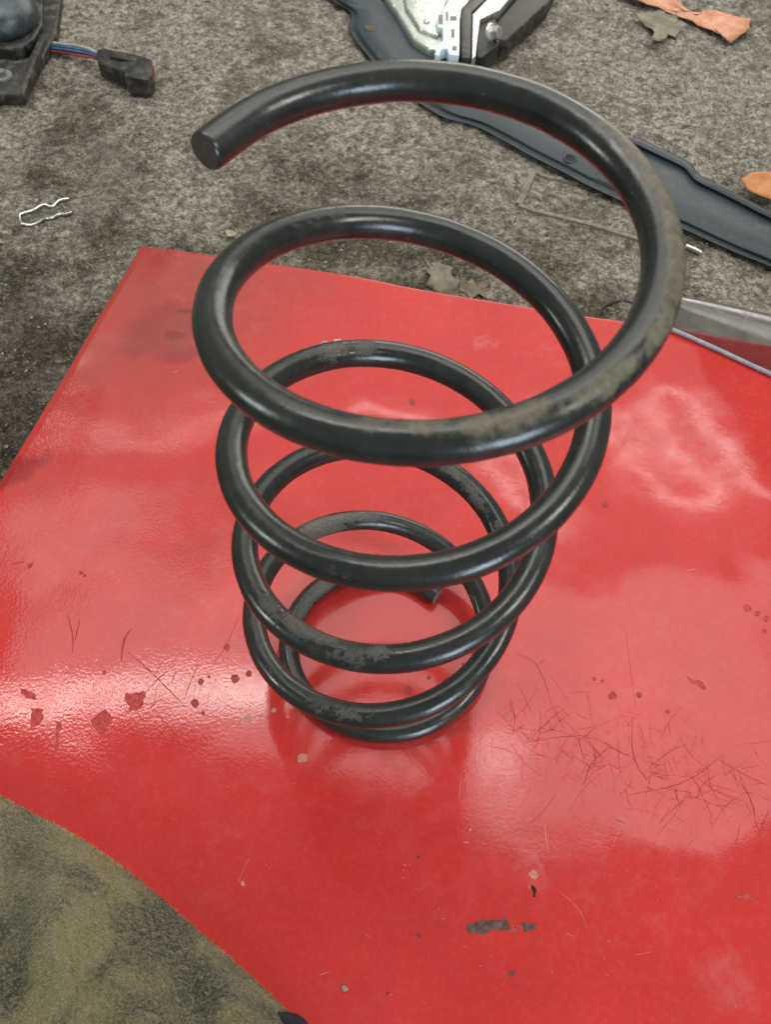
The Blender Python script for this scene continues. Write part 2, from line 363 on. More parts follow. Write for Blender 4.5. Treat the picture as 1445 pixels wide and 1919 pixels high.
M['rust'] = simple('rusty_hole', (0.12, 0.060, 0.035), 0.8, 0, 0.4, 300)
M['hole'] = simple('dark_hole', (0.008, 0.008, 0.008), 0.8)
M['orange'] = mat_leaf('orange_leaf', (0.46, 0.17, 0.085), (0.66, 0.33, 0.20))
M['orange2'] = mat_leaf('ochre_leaf', (0.42, 0.15, 0.04), (0.55, 0.24, 0.085))
M['dry'] = mat_leaf('dry_grey_leaf', (0.11, 0.098, 0.072), (0.24, 0.215, 0.165))
M['dry2'] = mat_leaf('dry_brown_leaf', (0.10, 0.080, 0.050), (0.20, 0.17, 0.115))
M['straw'] = mat_leaf('straw_fibre', (0.24, 0.20, 0.13), (0.42, 0.37, 0.26))
M['pebble'] = mat_leaf('grit_stone', (0.16, 0.145, 0.115), (0.50, 0.47, 0.41), 400)
M['gasket'] = simple('dusty_gasket', (0.20, 0.185, 0.15), 0.75, 0, 0.35, 160)
M['navy'] = simple('navy_band', (0.012, 0.013, 0.022), 0.8, 0, 0.4, 400, 0.0006)
M['ring'] = simple('dirty_dark_ring', (0.045, 0.040, 0.030), 0.7, 0, 0.4, 300)

def dusty(name, col, rough, metal=0.0, amt=0.6, dust=(0.17, 0.145, 0.10)):
    t = NT(name); n = t.noise(70, 6, 0.72, dist=0.4); f = t.noise(420, 4, 0.7)
    base = t.mix(t.mr(f, 0.35, 0.7, 0, 0.5), col, tuple(c*1.7 for c in col))
    dm = t.math('MULTIPLY', t.mr(n, 0.46, 0.66, 0, amt, True), t.mr(f, 0.3, 0.6, 0.5, 1.0))
    base = t.mix(dm, base, dust)
    return t.set(base, t.math('ADD', t.math('MULTIPLY', dm, 0.5), rough), t.math('MULTIPLY', t.math('SUBTRACT', 1.0, dm), metal), 0.45, t.bump(f, 0.0006, 0.5))
M['black'] = dusty('dusty_black_plastic', (0.013, 0.0135, 0.015), 0.38, 0, 0.55)
M['black_rough'] = dusty('dusty_black_casting', (0.017, 0.017, 0.018), 0.5, 0, 0.65)
M['motor'] = dusty('dusty_motor_can', (0.050, 0.064, 0.074), 0.28, 0.5, 0.45)
M['foil'] = dusty('smeared_zinc', (0.50, 0.54, 0.49), 0.24, 0.75, 0.5, (0.16, 0.16, 0.07))

# ------------------------------------------------------------------ ground
def gh(x, y):
    v = Vector((x, y, 0))
    return 0.0050*noise.noise(v*7) + 0.0036*noise.noise(v*22+Vector((3, 1, 0))) + 0.0028*noise.noise(v*60) + 0.0020*noise.noise(v*140+Vector((7, 0, 0)))
def build_ground():
    xs = [-9, -4, -2, -1.2, -0.95] + [-0.85+0.0055*i for i in range(int(1.75/0.0055)+1)] + [1.0, 1.3, 2, 4, 9]
    ys = [-6, -3, -1.5, -0.7, -0.3] + [-0.1+0.0055*i for i in range(int(1.35/0.0055)+1)] + [1.4, 1.8, 3, 5, 9]
    vs = []; nx = len(xs)
    for y in ys:
        for x in xs: vs.append((x, y, GZ+gh(x, y)))
    fs = [(j*nx+i, j*nx+i+1, (j+1)*nx+i+1, (j+1)*nx+i) for j in range(len(ys)-1) for i in range(nx-1)]
    o = mesh_obj('ground', vs, fs, M['concrete'])
    o['kind'] = 'structure'; o['label'] = 'rough dirty grey concrete ground'
    # loose grit and straws
    vs = []; fs = []
    for _ in range(6500):
        x = random.uniform(-0.62, 0.62); y = random.uniform(0.05, 1.12)
        r = random.uniform(0.0007, 0.0020) * (1.6 if random.random() < 0.06 else 1)
        c = Vector((x, y, GZ+gh(x, y)+r*0.4)); b = len(vs)
        rot = Matrix.Rotation(random.uniform(0, 6.3), 3, 'Z') @ Matrix.Rotation(random.uniform(0, 3), 3, 'X')
        for a in ((1, 0, 0), (-1, 0, 0), (0, 1, 0), (0, -1, 0), (0, 0, 1), (0, 0, -1)):
            vs.append(c + rot @ (Vector(a)*r*random.uniform(0.6, 1.3)))
        for a, d, e in ((0, 2, 4), (2, 1, 4), (1, 3, 4), (3, 0, 4), (2, 0, 5), (1, 2, 5), (3, 1, 5), (0, 3, 5)): fs.append((b+a, b+d, b+e))
    o = mesh_obj('loose_grit', vs, fs, M['pebble'], smooth=False); tag(o, 'scattered pale sand grains and tiny stones on the concrete', 'grit', kind='stuff')
    vs = []; fs = []
    for _ in range(150):
        x = random.uniform(-0.6, 0.6); y = random.uniform(0.3, 1.1); L = random.uniform(0.006, 0.028); a = random.uniform(0, 6.3); k = random.uniform(-1, 1)
        b = len(vs); wd = random.uniform(0.0003, 0.0006)
        for i in range(5):
            s = i/4-0.5; px = x+math.cos(a)*L*s-math.sin(a)*k*L*s*s; py = y+math.sin(a)*L*s+math.cos(a)*k*L*s*s
            z = GZ+gh(px, py)+0.0016
            vs += [(px-math.sin(a)*wd, py+math.cos(a)*wd, z), (px+math.sin(a)*wd, py-math.cos(a)*wd, z), (px, py, z+wd*1.4)]
        for i in range(4):
            q = b+i*3
            fs += [(q, q+3, q+5, q+2), (q+2, q+5, q+4, q+1), (q+1, q+4, q+3, q)]
    o = mesh_obj('straw_bits', vs, fs, M['straw'], smooth=False); tag(o, 'thin bits of straw and plant fibre strewn over the concrete', 'straw', kind='stuff')
build_ground()

# ------------------------------------------------------------------ red panel
PA = at(265, 460, 0); PB = at(0, 910, 0); PC = at(1445, 647, 0)
EU = (PC-PA).normalized(); EV = (PB-PA).normalized(); LU, LV = 0.98, 0.86
def ph(x, y):
    # gentle pressed-metal waves: flat where the spring stands
    r = math.hypot(x-0.005, y-0.0); k = min(1, max(0, (r-0.075)/0.14)); k = k*k*(3-2*k)
    h = 0.0011*math.sin(20*x+7*y+0.6) + 0.0009*math.sin(31*y-9*x+1.0) + 0.00045*math.sin(47*x+22*y+2.0) + 0.0012*math.cos(9.5*x+0.3)
    v = Vector((x*16, y*16, 0.3)); h += 0.00050*noise.noise(v) + 0.00015*noise.noise(v*2.6)
    return (h-0.0006)*k
def pz(x, y): return ph(x, y)
def onp(x, y, up=0.0):
    p = at(x, y, 0); p.z = ph(p.x, p.y)+up; return p
def build_panel():
    root = empty('red_metal_panel', PA+EU*0.4+EV*0.4-Vector((0, 0, 0.1)), 'large glossy red painted sheet metal panel under the coil spring', 'panel')
    nu, nv = 196, 172
    us = [LU*i/nu for i in range(nu+1)]; vv = [LV*j/nv for j in range(nv+1)]
    # rolled rim then a skirt down to the ground
    rim = [(0.0010, -0.0002), (0.0019, -0.0007), (0.0026, -0.0016), (0.0029, -0.0030), (0.0029, -0.030), (0.0029, -0.094)]
    U = [(-o, dz) for o, dz in reversed(rim)] + [(u, 0) for u in us] + [(LU+o, dz) for o, dz in rim]
    V = [(-o, dz) for o, dz in reversed(rim)] + [(u, 0) for u in vv] + [(LV+o, dz) for o, dz in rim]
    vs = []
    for v, dv in V:
        for u, du in U:
            p = PA+EU*u+EV*v; q = PA+EU*min(max(u, 0), LU)+EV*min(max(v, 0), LV)
            p.z = ph(q.x, q.y)+min(du, dv); vs.append(p)
    n = len(U); fs = [(j*n+i, (j+1)*n+i, (j+1)*n+i+1, j*n+i+1) for j in range(len(V)-1) for i in range(n-1)]
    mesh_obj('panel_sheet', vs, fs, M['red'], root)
    # --- wear marks
    def blob(name, x, y, rx, ry, rot, mat, h=0.00035, seedv=0, rag=0.25, n=26):
        c = at(x, y, 0); s = 0.5*((at(x+1, y, 0)-c).length+(at(x, y+1, 0)-c).length*0.86)
        out = []
        for k in range(n):
            a = 2*math.pi*k/n; r = 1+rag*noise.noise(Vector((math.cos(a)*1.6+seedv*3.7, math.sin(a)*1.6, seedv)))*2
            px = rx*r*math.cos(a); py = ry*r*math.sin(a)
            q = at(x+px*math.cos(rot)-py*math.sin(rot), y+px*math.sin(rot)+py*math.cos(rot), 0); out.append(q)
        vs = []; 
        for q, f, up in [(q, 1.0, 0.00002) for q in out]+[(q, 0.93, h) for q in out]+[(q, 0.5, h*1.25) for q in out]:
            p = c.lerp(q, f); p.z = ph(p.x, p.y)+up; vs.append(p)
        c2 = c.copy(); c2.z = ph(c.x, c.y)+h*1.35; vs.append(c2)
        fs = []
        for r in range(2):
            for k in range(n): fs.append((r*n+k, r*n+(k+1) % n, (r+1)*n+(k+1) % n, (r+1)*n+k))
        for k in range(n): fs.append((2*n+k, 2*n+(k+1) % n, 3*n))
        return mesh_obj(name, vs, fs, mat, root)
    for i, (x, y, r) in enumerate([(425, 1213, 6.5), (440, 1272, 8), (466, 1262, 6), (376, 1278, 6), (391, 1268, 3), (365, 1318, 8), (195, 1260, 3.5), (380, 1337, 4), (765, 1293, 8), (804, 1270, 4), (772, 757, 7), (150, 1071, 4), (157, 1076, 3), (1136, 942, 6.5), (868, 1245, 3), (1200, 1300, 6)]):
        blob('oil_drop', x, y, r*0.95, r, 0, M['drop'], 0.00006, i, 0.14)
    for i, (x, y, rx, ry) in enumerate([(567, 1421, 11, 8), (513, 1331, 5, 4), (465, 1347, 8, 7), (455, 1656, 4, 5), (1000, 1640, 7, 10)]):
        blob('water_spot', x, y, rx, ry, -0.4, M['drop_pale'], 0.00005, i+30, 0.15)
    def chip(name, pts, mat, h=0.00022):
        P = [at(x, y, 0) for x, y in pts]; out = []
        for i in range(len(P)):
            for k in range(7):
                q = P[i].lerp(P[(i+1) % len(P)], k/7); q = q+noise.noise_vector(q*420)*0.0019; out.append(q)
        c = sum(out, Vector())/len(out); vs = []
        for f, up in ((1.0, 0.00003), (0.95, h)):
            for q in out: p = c.lerp(q, f); p.z = ph(p.x, p.y)+up; vs.append(p)
        n = len(out); c.z = ph(c.x, c.y)+h; vs.append(c)
        fs = [(k, (k+1) % n, n+(k+1) % n, n+k) for k in range(n)]+[(n+k, n+(k+1) % n, 2*n) for k in range(n)]
        return mesh_obj(name, vs, fs, mat, root, False)
    chip('paint_chip', [(232, 1301), (272, 1296), (266, 1325), (244, 1335)], M['chip_red'])
    chip('paint_chip', [(58, 1330), (82, 1328), (77, 1356), (57, 1362)], M['chip_red'])
    chip('paint_chip', [(38, 1290), (58, 1296), (70, 1312), (50, 1310)], M['chip_red'])
    chip('paint_chip', [(168, 1352), (196, 1328), (212, 1345), (192, 1375), (182, 1372)], M['chip_red'])
    chip('paint_chip', [(106, 1352), (115, 1354), (108, 1404), (103, 1402)], M['chip_red'])
    chip('paint_chip', [(50, 1056), (60, 1052), (56, 1063), (50, 1066)], M['chip_red'])
    chip('paint_chip', [(873, 1732), (908, 1724), (950, 1722), (955, 1742), (925, 1744), (905, 1751), (876, 1750)], M['chip_grey'])
    chip('paint_chip', [(955, 1733), (972, 1738), (970, 1750), (956, 1748)], M['chip_red'])
    chip('paint_chip', [(978, 1731), (1002, 1732), (1000, 1746), (980, 1745)], M['chip_grey'])
    chip('paint_chip', [(996, 1655), (1002, 1664), (1005, 1684), (999, 1683)], M['hole'])
    chip('paint_chip', [(780, 1600), (786, 1602), (788, 1610), (782, 1612)], M['chip_grey'])
    chip('paint_chip', [(952, 1822), (968, 1816), (964, 1827), (955, 1830)], M['chip_grey'])
    chip('paint_chip', [(780, 1750), (786, 1752), (785, 1759), (780, 1757)], M['chip_grey'])
    chip('paint_chip', [(726, 1858), (733, 1860), (729, 1866), (724, 1864)], M['hole'])
    chip('paint_chip', [(1290, 1266), (1310, 1271), (1332, 1284), (1322, 1288), (1298, 1277)], M['chip_red'])
    chip('paint_chip', [(1380, 1679), (1402, 1674), (1426, 1682), (1404, 1687)], M['chip_red'])
    for x, y, r in [(1404, 1138, 8), (1422, 1148, 6), (1438, 1158, 7), (1436, 1180, 5), (1115, 1272, 5), (1150, 1302, 9), (1130, 1275, 4), (1255, 1331, 4)]:
        blob('grime_spot', x, y, r, r*0.8, 0.3, M['chip_red'], 0.0001, x*0.1, 0.3)
    f = blob('beige_flake', 645, 1853, 7, 5, 0.4, M['straw'], 0.0008, 5, 0.4, 12)
    # --- scratches: thin shallow ribbons grouped by where they lie
    def ribbons(name, curves, mat, width):
        vs = []; fs = []
        for pts, wd in curves:
            P = catmull([at(x, y, 0) for x, y in pts], 6); b = len(vs); n = len(P)
            for i, p in enumerate(P):
                t = (P[min(i+1, n-1)]-P[max(i-1, 0)]).normalized(); s = Vector((-t.y, t.x, 0))
                ww = width*wd*(0.25+0.75*math.sin(math.pi*(i+0.5)/n))*(0.75+0.5*noise.noise(p*300))
                p = p+noise.noise_vector(p*200)*0.0004
                for o in (-ww, ww): q = p+s*o; q.z = ph(q.x, q.y)+0.00010; vs.append(q)
            for i in range(n-1): fs.append((b+2*i, b+2*i+1, b+2*i+3, b+2*i+2))
        o = mesh_obj(name, vs, fs, mat, root, False); o['kind'] = 'stuff'; return o
    L = [([(240, 1222), (285, 1262), (350, 1328)], 1.3), ([(245, 1178), (232, 1200), (226, 1240)], 2.2), ([(125, 1150), (135, 1190), (135, 1225)], 1.6), ([(148, 1160), (140, 1200)], 1.2),
         ([(270, 1300), (300, 1270), (330, 1245)], 1.0), ([(345, 1310), (360, 1270), (372, 1240)], 1.0), ([(300, 1345), (325, 1375), (318, 1400)], 0.9), ([(295, 1385), (310, 1360)], .8), ([(320, 1390), (350, 1352)], .8),
         ([(20, 1055), (45, 1052)], 1.2), ([(290, 1265), (300, 1245)], .8), ([(320, 1280), (330, 1255)], .8), ([(385, 1265), (420, 1215), (450, 1150)], .7), ([(115, 1260), (135, 1263)], .9), ([(130, 1270), (148, 1264)], .8), ([(340, 1330), (300, 1312), (280, 1330)], .7)]
    ribbons('scratches', L, M['scratch'], 0.00036)
    rnd = random.Random(3); R = [([(1188, 1340), (1187, 1405), (1200, 1440), (1215, 1462)], 2.2), ([(1135, 1390), (1165, 1410), (1185, 1415)], 1.4), ([(1145, 1398), (1110, 1430), (1095, 1470)], 1.8), ([(985, 1392), (1040, 1382), (1110, 1378)], 1.2),
         ([(990, 1390), (1030, 1350), (1060, 1325)], 1.2), ([(1085, 1382), (1095, 1425)], 1.3), ([(970, 1225), (1005, 1245), (1030, 1300)], 1.3), ([(1038, 1325), (1058, 1368)], 1.2), ([(1215, 1440), (1260, 1405), (1290, 1392)], 1.2), ([(1180, 1490), (1290, 1462), (1360, 1410)], 1.4),
         ([(1350, 1420), (1400, 1450), (1445, 1472)], 1.6), ([(1390, 1460), (1412, 1500), (1418, 1535)], 1.4), ([(1445, 1515), (1428, 1555)], 1.6), ([(955, 1305), (965, 1345), (960, 1375)], 1.0), ([(1175, 1180), (1182, 1240), (1195, 1330)], .8), ([(970, 1280), (1000, 1340)], 1.0)]
    for _ in range(240):
        x = rnd.uniform(940, 1445); y = 1290+ (x-940)*0.30+rnd.gauss(60, 55); a = rnd.choice([rnd.gauss(0.9, 0.3), rnd.gauss(-0.75, 0.3), rnd.gauss(0.2, 0.2), rnd.uniform(0, 3.14)]); Ln = rnd.uniform(4, 20)+(rnd.uniform(0, 40) if rnd.random() < .3 else 0)
        dx, dy = math.cos(a)*Ln, math.sin(a)*Ln; k = rnd.uniform(-.2, .2)
        if y > 1240: R.append(([(x-dx, y-dy), (x-dy*k, y+dx*k), (x+dx, y+dy)], rnd.uniform(0.35, 1.0)))
    ribbons('scratches', R, M['scratch'], 0.00022)
    S = [([(1020, 1540), (1028, 1600)], 1), ([(865, 1452), (860, 1500)], .8), ([(1050, 1672), (1085, 1705), (1100, 1740)], .6), ([(1285, 1068), (1305, 1066)], 1.3), ([(322, 696), (332, 691)], 1.4), ([(880, 1558), (884, 1552)], 2), ([(868, 1578), (880, 1579)], 1.3), ([(1160, 1560), (1150, 1580)], .8), ([(445, 1655), (470, 1600)], .5), ([(1190, 1790), (1225, 1783)], .4)]
    for _ in range(22):
        x = rnd.uniform(560, 1440); y = rnd.uniform(1500, 1910); a = rnd.uniform(0, 3.14); Ln = rnd.uniform(1.5, 9)+(rnd.uniform(0, 20) if rnd.random() < .15 else 0); S.append(([(x, y), (x+math.cos(a)*Ln, y+math.sin(a)*Ln)], rnd.uniform(0.3, 0.7)))
    ribbons('scratches', S, M['scratch_pale'], 0.00022)
build_panel()

# ------------------------------------------------------------------ coil spring
PTS = [[-66.01, 11.42, 384.56],[-48.98, 33.48, 385.22],[-25.72, 48.74, 385.74],[1.06, 55.45, 385.99],[28.22, 52.86, 385.82],[52.51, 41.39, 385.09],[71.02, 22.54, 383.69],[81.57, -1.27, 381.66],[82.94, -27.0, 379.11],[75.11, -51.38, 376.18],[59.19, -71.38, 373.0],[37.28, -84.6, 369.7],[12.15, -89.49, 366.29],[-13.13, -85.58, 362.68],[-35.51, -73.42, 358.77],[-52.39, -54.52, 354.47],[-61.82, -31.17, 349.66],[-62.74, -6.12, 344.34],[-55.1, 17.65, 338.66],[-39.82, 37.33, 332.84],[-18.74, 50.6, 327.09],[5.63, 55.86, 321.6],[30.36, 52.48, 316.54],[52.48, 40.88, 311.88],[69.3, 22.44, 307.5],[78.76, -0.61, 303.28],[79.67, -25.5, 299.13],[71.86, -49.21, 294.92],[56.2, -68.85, 290.61],[34.55, -81.98, 286.18],[9.49, -86.96, 281.62],[-15.98, -83.13, 276.91],[-38.82, -70.92, 272.04],[-56.31, -51.76, 267.0],[-66.4, -27.93, 261.83],[-67.93, -2.25, 256.54],[-60.74, 22.24, 251.16],[-45.74, 42.68, 245.73],[-24.73, 56.68, 240.26],[-0.22, 62.6, 234.82],[24.87, 59.74, 229.5],[47.53, 48.42, 224.36],[65.03, 29.98, 219.47],[75.25, 6.61, 214.89],[76.93, -18.92, 210.6],[69.81, -43.53, 206.52],[54.71, -64.27, 202.57],[33.4, -78.62, 198.69],[8.41, -84.82, 194.78],[-17.29, -82.1, 190.81],[-40.6, -70.77, 186.72],[-58.74, -52.15, 182.48],[-69.52, -28.49, 178.03],[-71.67, -2.6, 173.33],[-64.94, 22.41, 168.38],[-50.18, 43.54, 163.24],[-29.19, 58.25, 157.97],[-4.53, 64.79, 152.65],[20.79, 62.38, 147.34],[43.67, 51.31, 142.11],[61.32, 32.94, 136.95],[71.53, 9.48, 131.83],[73.04, -16.18, 126.76],[65.58, -40.92, 121.69],[50.01, -61.67, 116.62],[28.17, -75.87, 111.52],[2.67, -81.71, 106.36],[-23.4, -78.41, 101.1],[-46.9, -66.26, 95.71],[-64.95, -46.65, 90.15],[-75.35, -21.86, 84.39],[-76.83, 5.21, 78.33],[-69.21, 31.41, 71.9],[-53.41, 53.67, 65.03],[-31.4, 69.44, 57.64],[-5.85, 76.99, 49.75],[20.14, 75.63, 41.71],[43.48, 65.75, 33.91],[61.45, 48.77, 26.75],[72.03, 26.93, 20.61],[74.12, 3.01, 15.84],[67.65, -20.04, 12.36],[53.58, -39.42, 9.96],[33.72, -52.9, 8.42],[10.58, -58.97, 7.5],[-13.0, -57.07, 6.99],[-34.18, -47.6, 6.74],[-50.45, -31.89, 6.68],[-59.92, -12.05, 6.75],[-61.56, 9.36, 6.86],[-55.27, 29.58, 6.95],[-41.91, 46.0, 6.98],[-23.16, 56.48, 6.96],[-1.35, 59.58, 6.89],[20.87, 54.75, 6.8],[40.8, 42.4, 6.69]]
def build_spring():
    R = 0.006865; T0, T1 = 152.0, -1745.0; SEG = 32; SUB = 16
    P = [Vector(p)/1000 for p in PTS]
    for p in P: p.z = max(p.z, R+0.0002)
    path = catmull(P, SUB); n = len(path)
    root = empty('coil_spring', (0, 0, 0), 'black steel coil spring standing upright on the red panel', 'coil spring')
    patches = [(-601, 108, 7, 45, 1.0), (-614, 108, 6, 40, .9), (-1025, 114, 12, 32, .85), (-1037, 124, 12, 34, .9), (-1050, 118, 10, 30, .8), (-1328, 102, 16, 30, 1.35), (-1312, 110, 10, 70, 1.2), (-1316, 165, 12, 40, 1.4), (-1305, 150, 9, 60, 1.0),
               (-1662, 120, 12, 50, 1.1), (-1646, 130, 14, 50, 1.0), (-844, 110, 12, 40, 1.0), (-835, 110, 9, 32, 1.05), (-823, 66, 7, 38, .8), (-812, 96, 6, 42, .85), (-858, 90, 14, 40, .75), (-1180, 65, 12, 35, .8), (-1196, 75, 9, 30, .6),
               (-463, 30, 8, 30, .55), (-470, 60, 4, 25, .5), (-590, 95, 6, 30, .6), (-236, 120, 20, 40, .45), (-250, 100, 14, 40, .4), (-900, 100, 10, 40, .5), (-1240, 90, 12, 40, .5), (-1215, 70, 12, 40, .55)]
    dusts = [(24, 84, 16, 28, .9), (4, 72, 18, 30, 1.0), (-15, 56, 16, 30, 1.0), (-28, 50, 14, 30, .95), (-41, 56, 14, 26, .85), (-53, 68, 12, 26, .75), (-72, 85, 18, 40, .75), (-88, 105, 14, 40, .65), (-100, 100, 12, 34, .5), (60, 70, 20, 25, .4)]
    V = []; F = []; wear = []; dust = []
    def gsum(L, th, ph_):
        s = 0
        for t, f, dt, df, k in L:
            a = abs(th-t)
            if a > 3*dt: continue
            d = (ph_-f+180) % 360-180; s = max(s, k*math.exp(-0.5*(a/dt)**2*1.2-0.5*(d/df)**2*1.2))
        return s
    rings = []
    for i, p in enumerate(path):
        t = (path[min(i+1, n-1)]-path[max(i-1, 0)]).normalized(); th = T0+(T1-T0)*i/(n-1)
        rad = Vector((math.cos(math.radians(th)), math.sin(math.radians(th)), 0)); rad = (rad-t*rad.dot(t)).normalized()
        u = t.cross(rad); u = u if u.z > 0 else -u
        rings.append((p, t, rad, u, th))
    # rounded lips at both ends
    lips0 = [(-0.0, 0.90), (0.0005, 0.965), (0.0013, 1.0)]
    seq = []
    for j, (o, k) in enumerate(lips0): seq.append((rings[0], o, k))
    for r in rings[2:-2]: seq.append((r, 0, 1))
    for o, k in ((-0.0010, 1.0), (-0.0003, 0.975), (0.0, 0.93)): seq.append((rings[-1], o, k))
    for (p, t, rad, u, th), o, k in seq:
        for s in range(SEG):
            a = 2*math.pi*s/SEG; d = rad*math.cos(a)+u*math.sin(a)
            V.append(p+t*o+d*(R*k+0.00016*noise.noise((p+d*R)*70)+0.00007*noise.noise((p+d*R)*260))); ang = math.degrees(a)
            wear.append(gsum(patches, th, ang)); dust.append(gsum(dusts, th, ang))
    m_ = len(seq)
    for i in range(m_-1):
        for s in range(SEG):
            s2 = (s+1) % SEG; F.append((i*SEG+s, (i+1)*SEG+s, (i+1)*SEG+s2, i*SEG+s2))
    o = mesh_obj('coil_wire', V, F, M['spring'], root)
    bm = bmesh.new(); bm.from_mesh(o.data); bmesh.ops.recalc_face_normals(bm, faces=bm.faces); bm.to_mesh(o.data); bm.free()
    for nm, dat in (('wear', wear), ('dust', dust)):
        at_ = o.data.attributes.new(nm, 'FLOAT', 'POINT'); at_.data.foreach_set('value', dat)
    # cut faces
    for ring, k, mat, sg, lab in ((rings[0], 0.90, M['cut'], -1, 'flat dull cut end of the top turn'), (rings[-1], 0.93, M['cut_bright'], 1, 'sheared bright cut end of the bottom turn')):
        p, t, rad, u, th = ring; vs = []; fs = []
        for rr, off in ((1, 0), (0.55, 0.00012), (0.0, 0.0001)):
            for s in range(SEG if rr else 1):
                a = 2*math.pi*s/SEG; q = p+(rad*math.cos(a)+u*math.sin(a))*(R*k*rr)+t*(sg*off)
                if 0 < rr < 1: q = q+t*(0.0002*noise.noise(q*900))
                vs.append(q)
        for s in range(SEG):
            s2 = (s+1) % SEG; fs += [(s, s2, SEG+s2, SEG+s), (SEG+s, SEG+s2, 2*SEG)]
        e = mesh_obj('cut_end', vs, fs, mat, root); e['label'] = lab
    # loose white paint flakes on the third turn
    for x, y, s in ((604, 640, 5), (610, 637, 3), (628, 635, 4), (634, 641, 3)):
        d = (FW + RT*((x-722.5)/FPX) + UP*((959.5-y)/FPX)).normalized()
        best = min((r for r in rings if -640 < r[4] < -580), key=lambda r: ((r[0]-CAM)-d*((r[0]-CAM).dot(d))).length)
        q = CAM+d*((best[0]-CAM).dot(d)); nrm = (q-best[0]); nrm -= best[1]*nrm.dot(best[1]); nrm.normalize(); q = best[0]+nrm*(R+0.0003)
        a1 = best[1]; a2 = nrm.cross(a1); sc = s*0.00027; vs = []
        for k in range(7): an = k/7*6.28; vs.append(q+(a1*math.cos(an)*1.3+a2*math.sin(an))*sc*random.uniform(.5, 1.2)+nrm*random.uniform(0, .0007))
        vs += [v-nrm*0.0004 for v in vs]
        mesh_obj('paint_flake', vs, [tuple(range(7)), tuple(range(7, 14))[::-1]]+[(k, (k+1) % 7, 7+(k+1) % 7, 7+k) for k in range(7)], M['white'], root, False)
build_spring()

# ------------------------------------------------------------------ fleece-clad leg, near left corner
def build_leg():
    edge = [at(x, y, 0) for x, y in ((-420, 1290), (-250, 1375), (-100, 1445), (0, 1494), (70, 1531), (140, 1567), (210, 1613), (290, 1675), (365, 1740), (430, 1795), (490, 1850), (535, 1893), (560, 1925), (610, 1990), (680, 2090), (760, 2220))]
    E = catmull(edge, 10)
    root = empty('fleece_leg', at(200, 1850, 0), 'olive green mottled plush fleece-clad leg bulging over the near left corner', 'cloth')
    # rows run inwards from the edge
    inward = Vector((-0.80, -0.60, 0)).normalized(); D = 0.20; NR = 56
    prof = []
    def hgt(d, q):
        H = 0.052; w_ = 0.075; t = min(1, d/w_); base = H*math.sqrt(max(0, 1-(1-t)**2))
        fold = 0.0075*math.sin(q.x*78+q.y*30+2.6*noise.noise(q*14))*min(1, d/0.03) + 0.0110*noise.noise(q*17+Vector((2, 0, 0)))*min(1, d/0.03) + 0.0022*noise.noise(q*60)*min(1, d/0.008)
        return base+fold
    vs = []; nE = len(E)
    for j in range(NR+1):
        d = D*(j/NR)**1.6
        for i, p in enumerate(E):
            q = p+inward*d; q.z = 0.0012+ph(p.x, p.y)+hgt(d, Vector((q.x, q.y, 0)))
            if j == 0: q.z = ph(p.x, p.y)+0.0006
            vs.append(q)
    fs = [(j*nE+i, j*nE+i+1, (j+1)*nE+i+1, (j+1)*nE+i) for j in range(NR) for i in range(nE-1)]
    o = mesh_obj('leg_cloth', vs, fs, M['fleece'], root)
    bm = bmesh.new(); bm.from_mesh(o.data); bmesh.ops.recalc_face_normals(bm, faces=bm.faces)
    if sum(f.normal.z for f in bm.faces) < 0: bmesh.ops.reverse_faces(bm, faces=bm.faces)
    # short plush fibres
    FV = []; FF = []; rnd = random.Random(11)
    bm.faces.ensure_lookup_table()
    for f in bm.faces:
        c = f.calc_center_median()
        if c.x < -0.30 or c.y < -0.34: continue
        cnt = f.calc_area()*1e6*0.55; k = int(cnt)+(1 if rnd.random() < cnt-int(cnt) else 0)
        vv = [v.co for v in f.verts]
        for _ in range(k):
            a, b = rnd.random(), rnd.random(); p = (vv[0]*(1-a)+vv[1]*a)*(1-b)+(vv[3]*(1-a)+vv[2]*a)*b
            cl = noise.noise_vector(p*300)*1.5+noise.noise_vector(p*60)*0.5
            dirn = (f.normal*1.0+cl+Vector((rnd.gauss(0, .35), rnd.gauss(0, .35), rnd.gauss(0, .2)))).normalized()
            L = rnd.uniform(0.0009, 0.0024); s = dirn.cross(Vector((rnd.gauss(0, 1), rnd.gauss(0, 1), rnd.gauss(0, 1)))).normalized()*0.00030
            n0 = len(FV); FV += [p-s, p+s, p+dirn*L]; FF.append((n0, n0+1, n0+2))
    bm.to_mesh(o.data); bm.free()
    o.data.polygons.foreach_set('use_smooth', [True]*len(o.data.polygons))
    pl = mesh_obj('plush_pile', FV, FF, M['pile'], root, False); pl['kind'] = 'stuff'
    # dark band at the hem
    pts = [at(x, y, 0.016) for x, y in ((425, 1940), (465, 1922), (505, 1914), (545, 1914), (566, 1928), (575, 1950))]
    tube('dark_hem', pts, 0.0042, M['navy'], root, 14, 6)
build_leg()

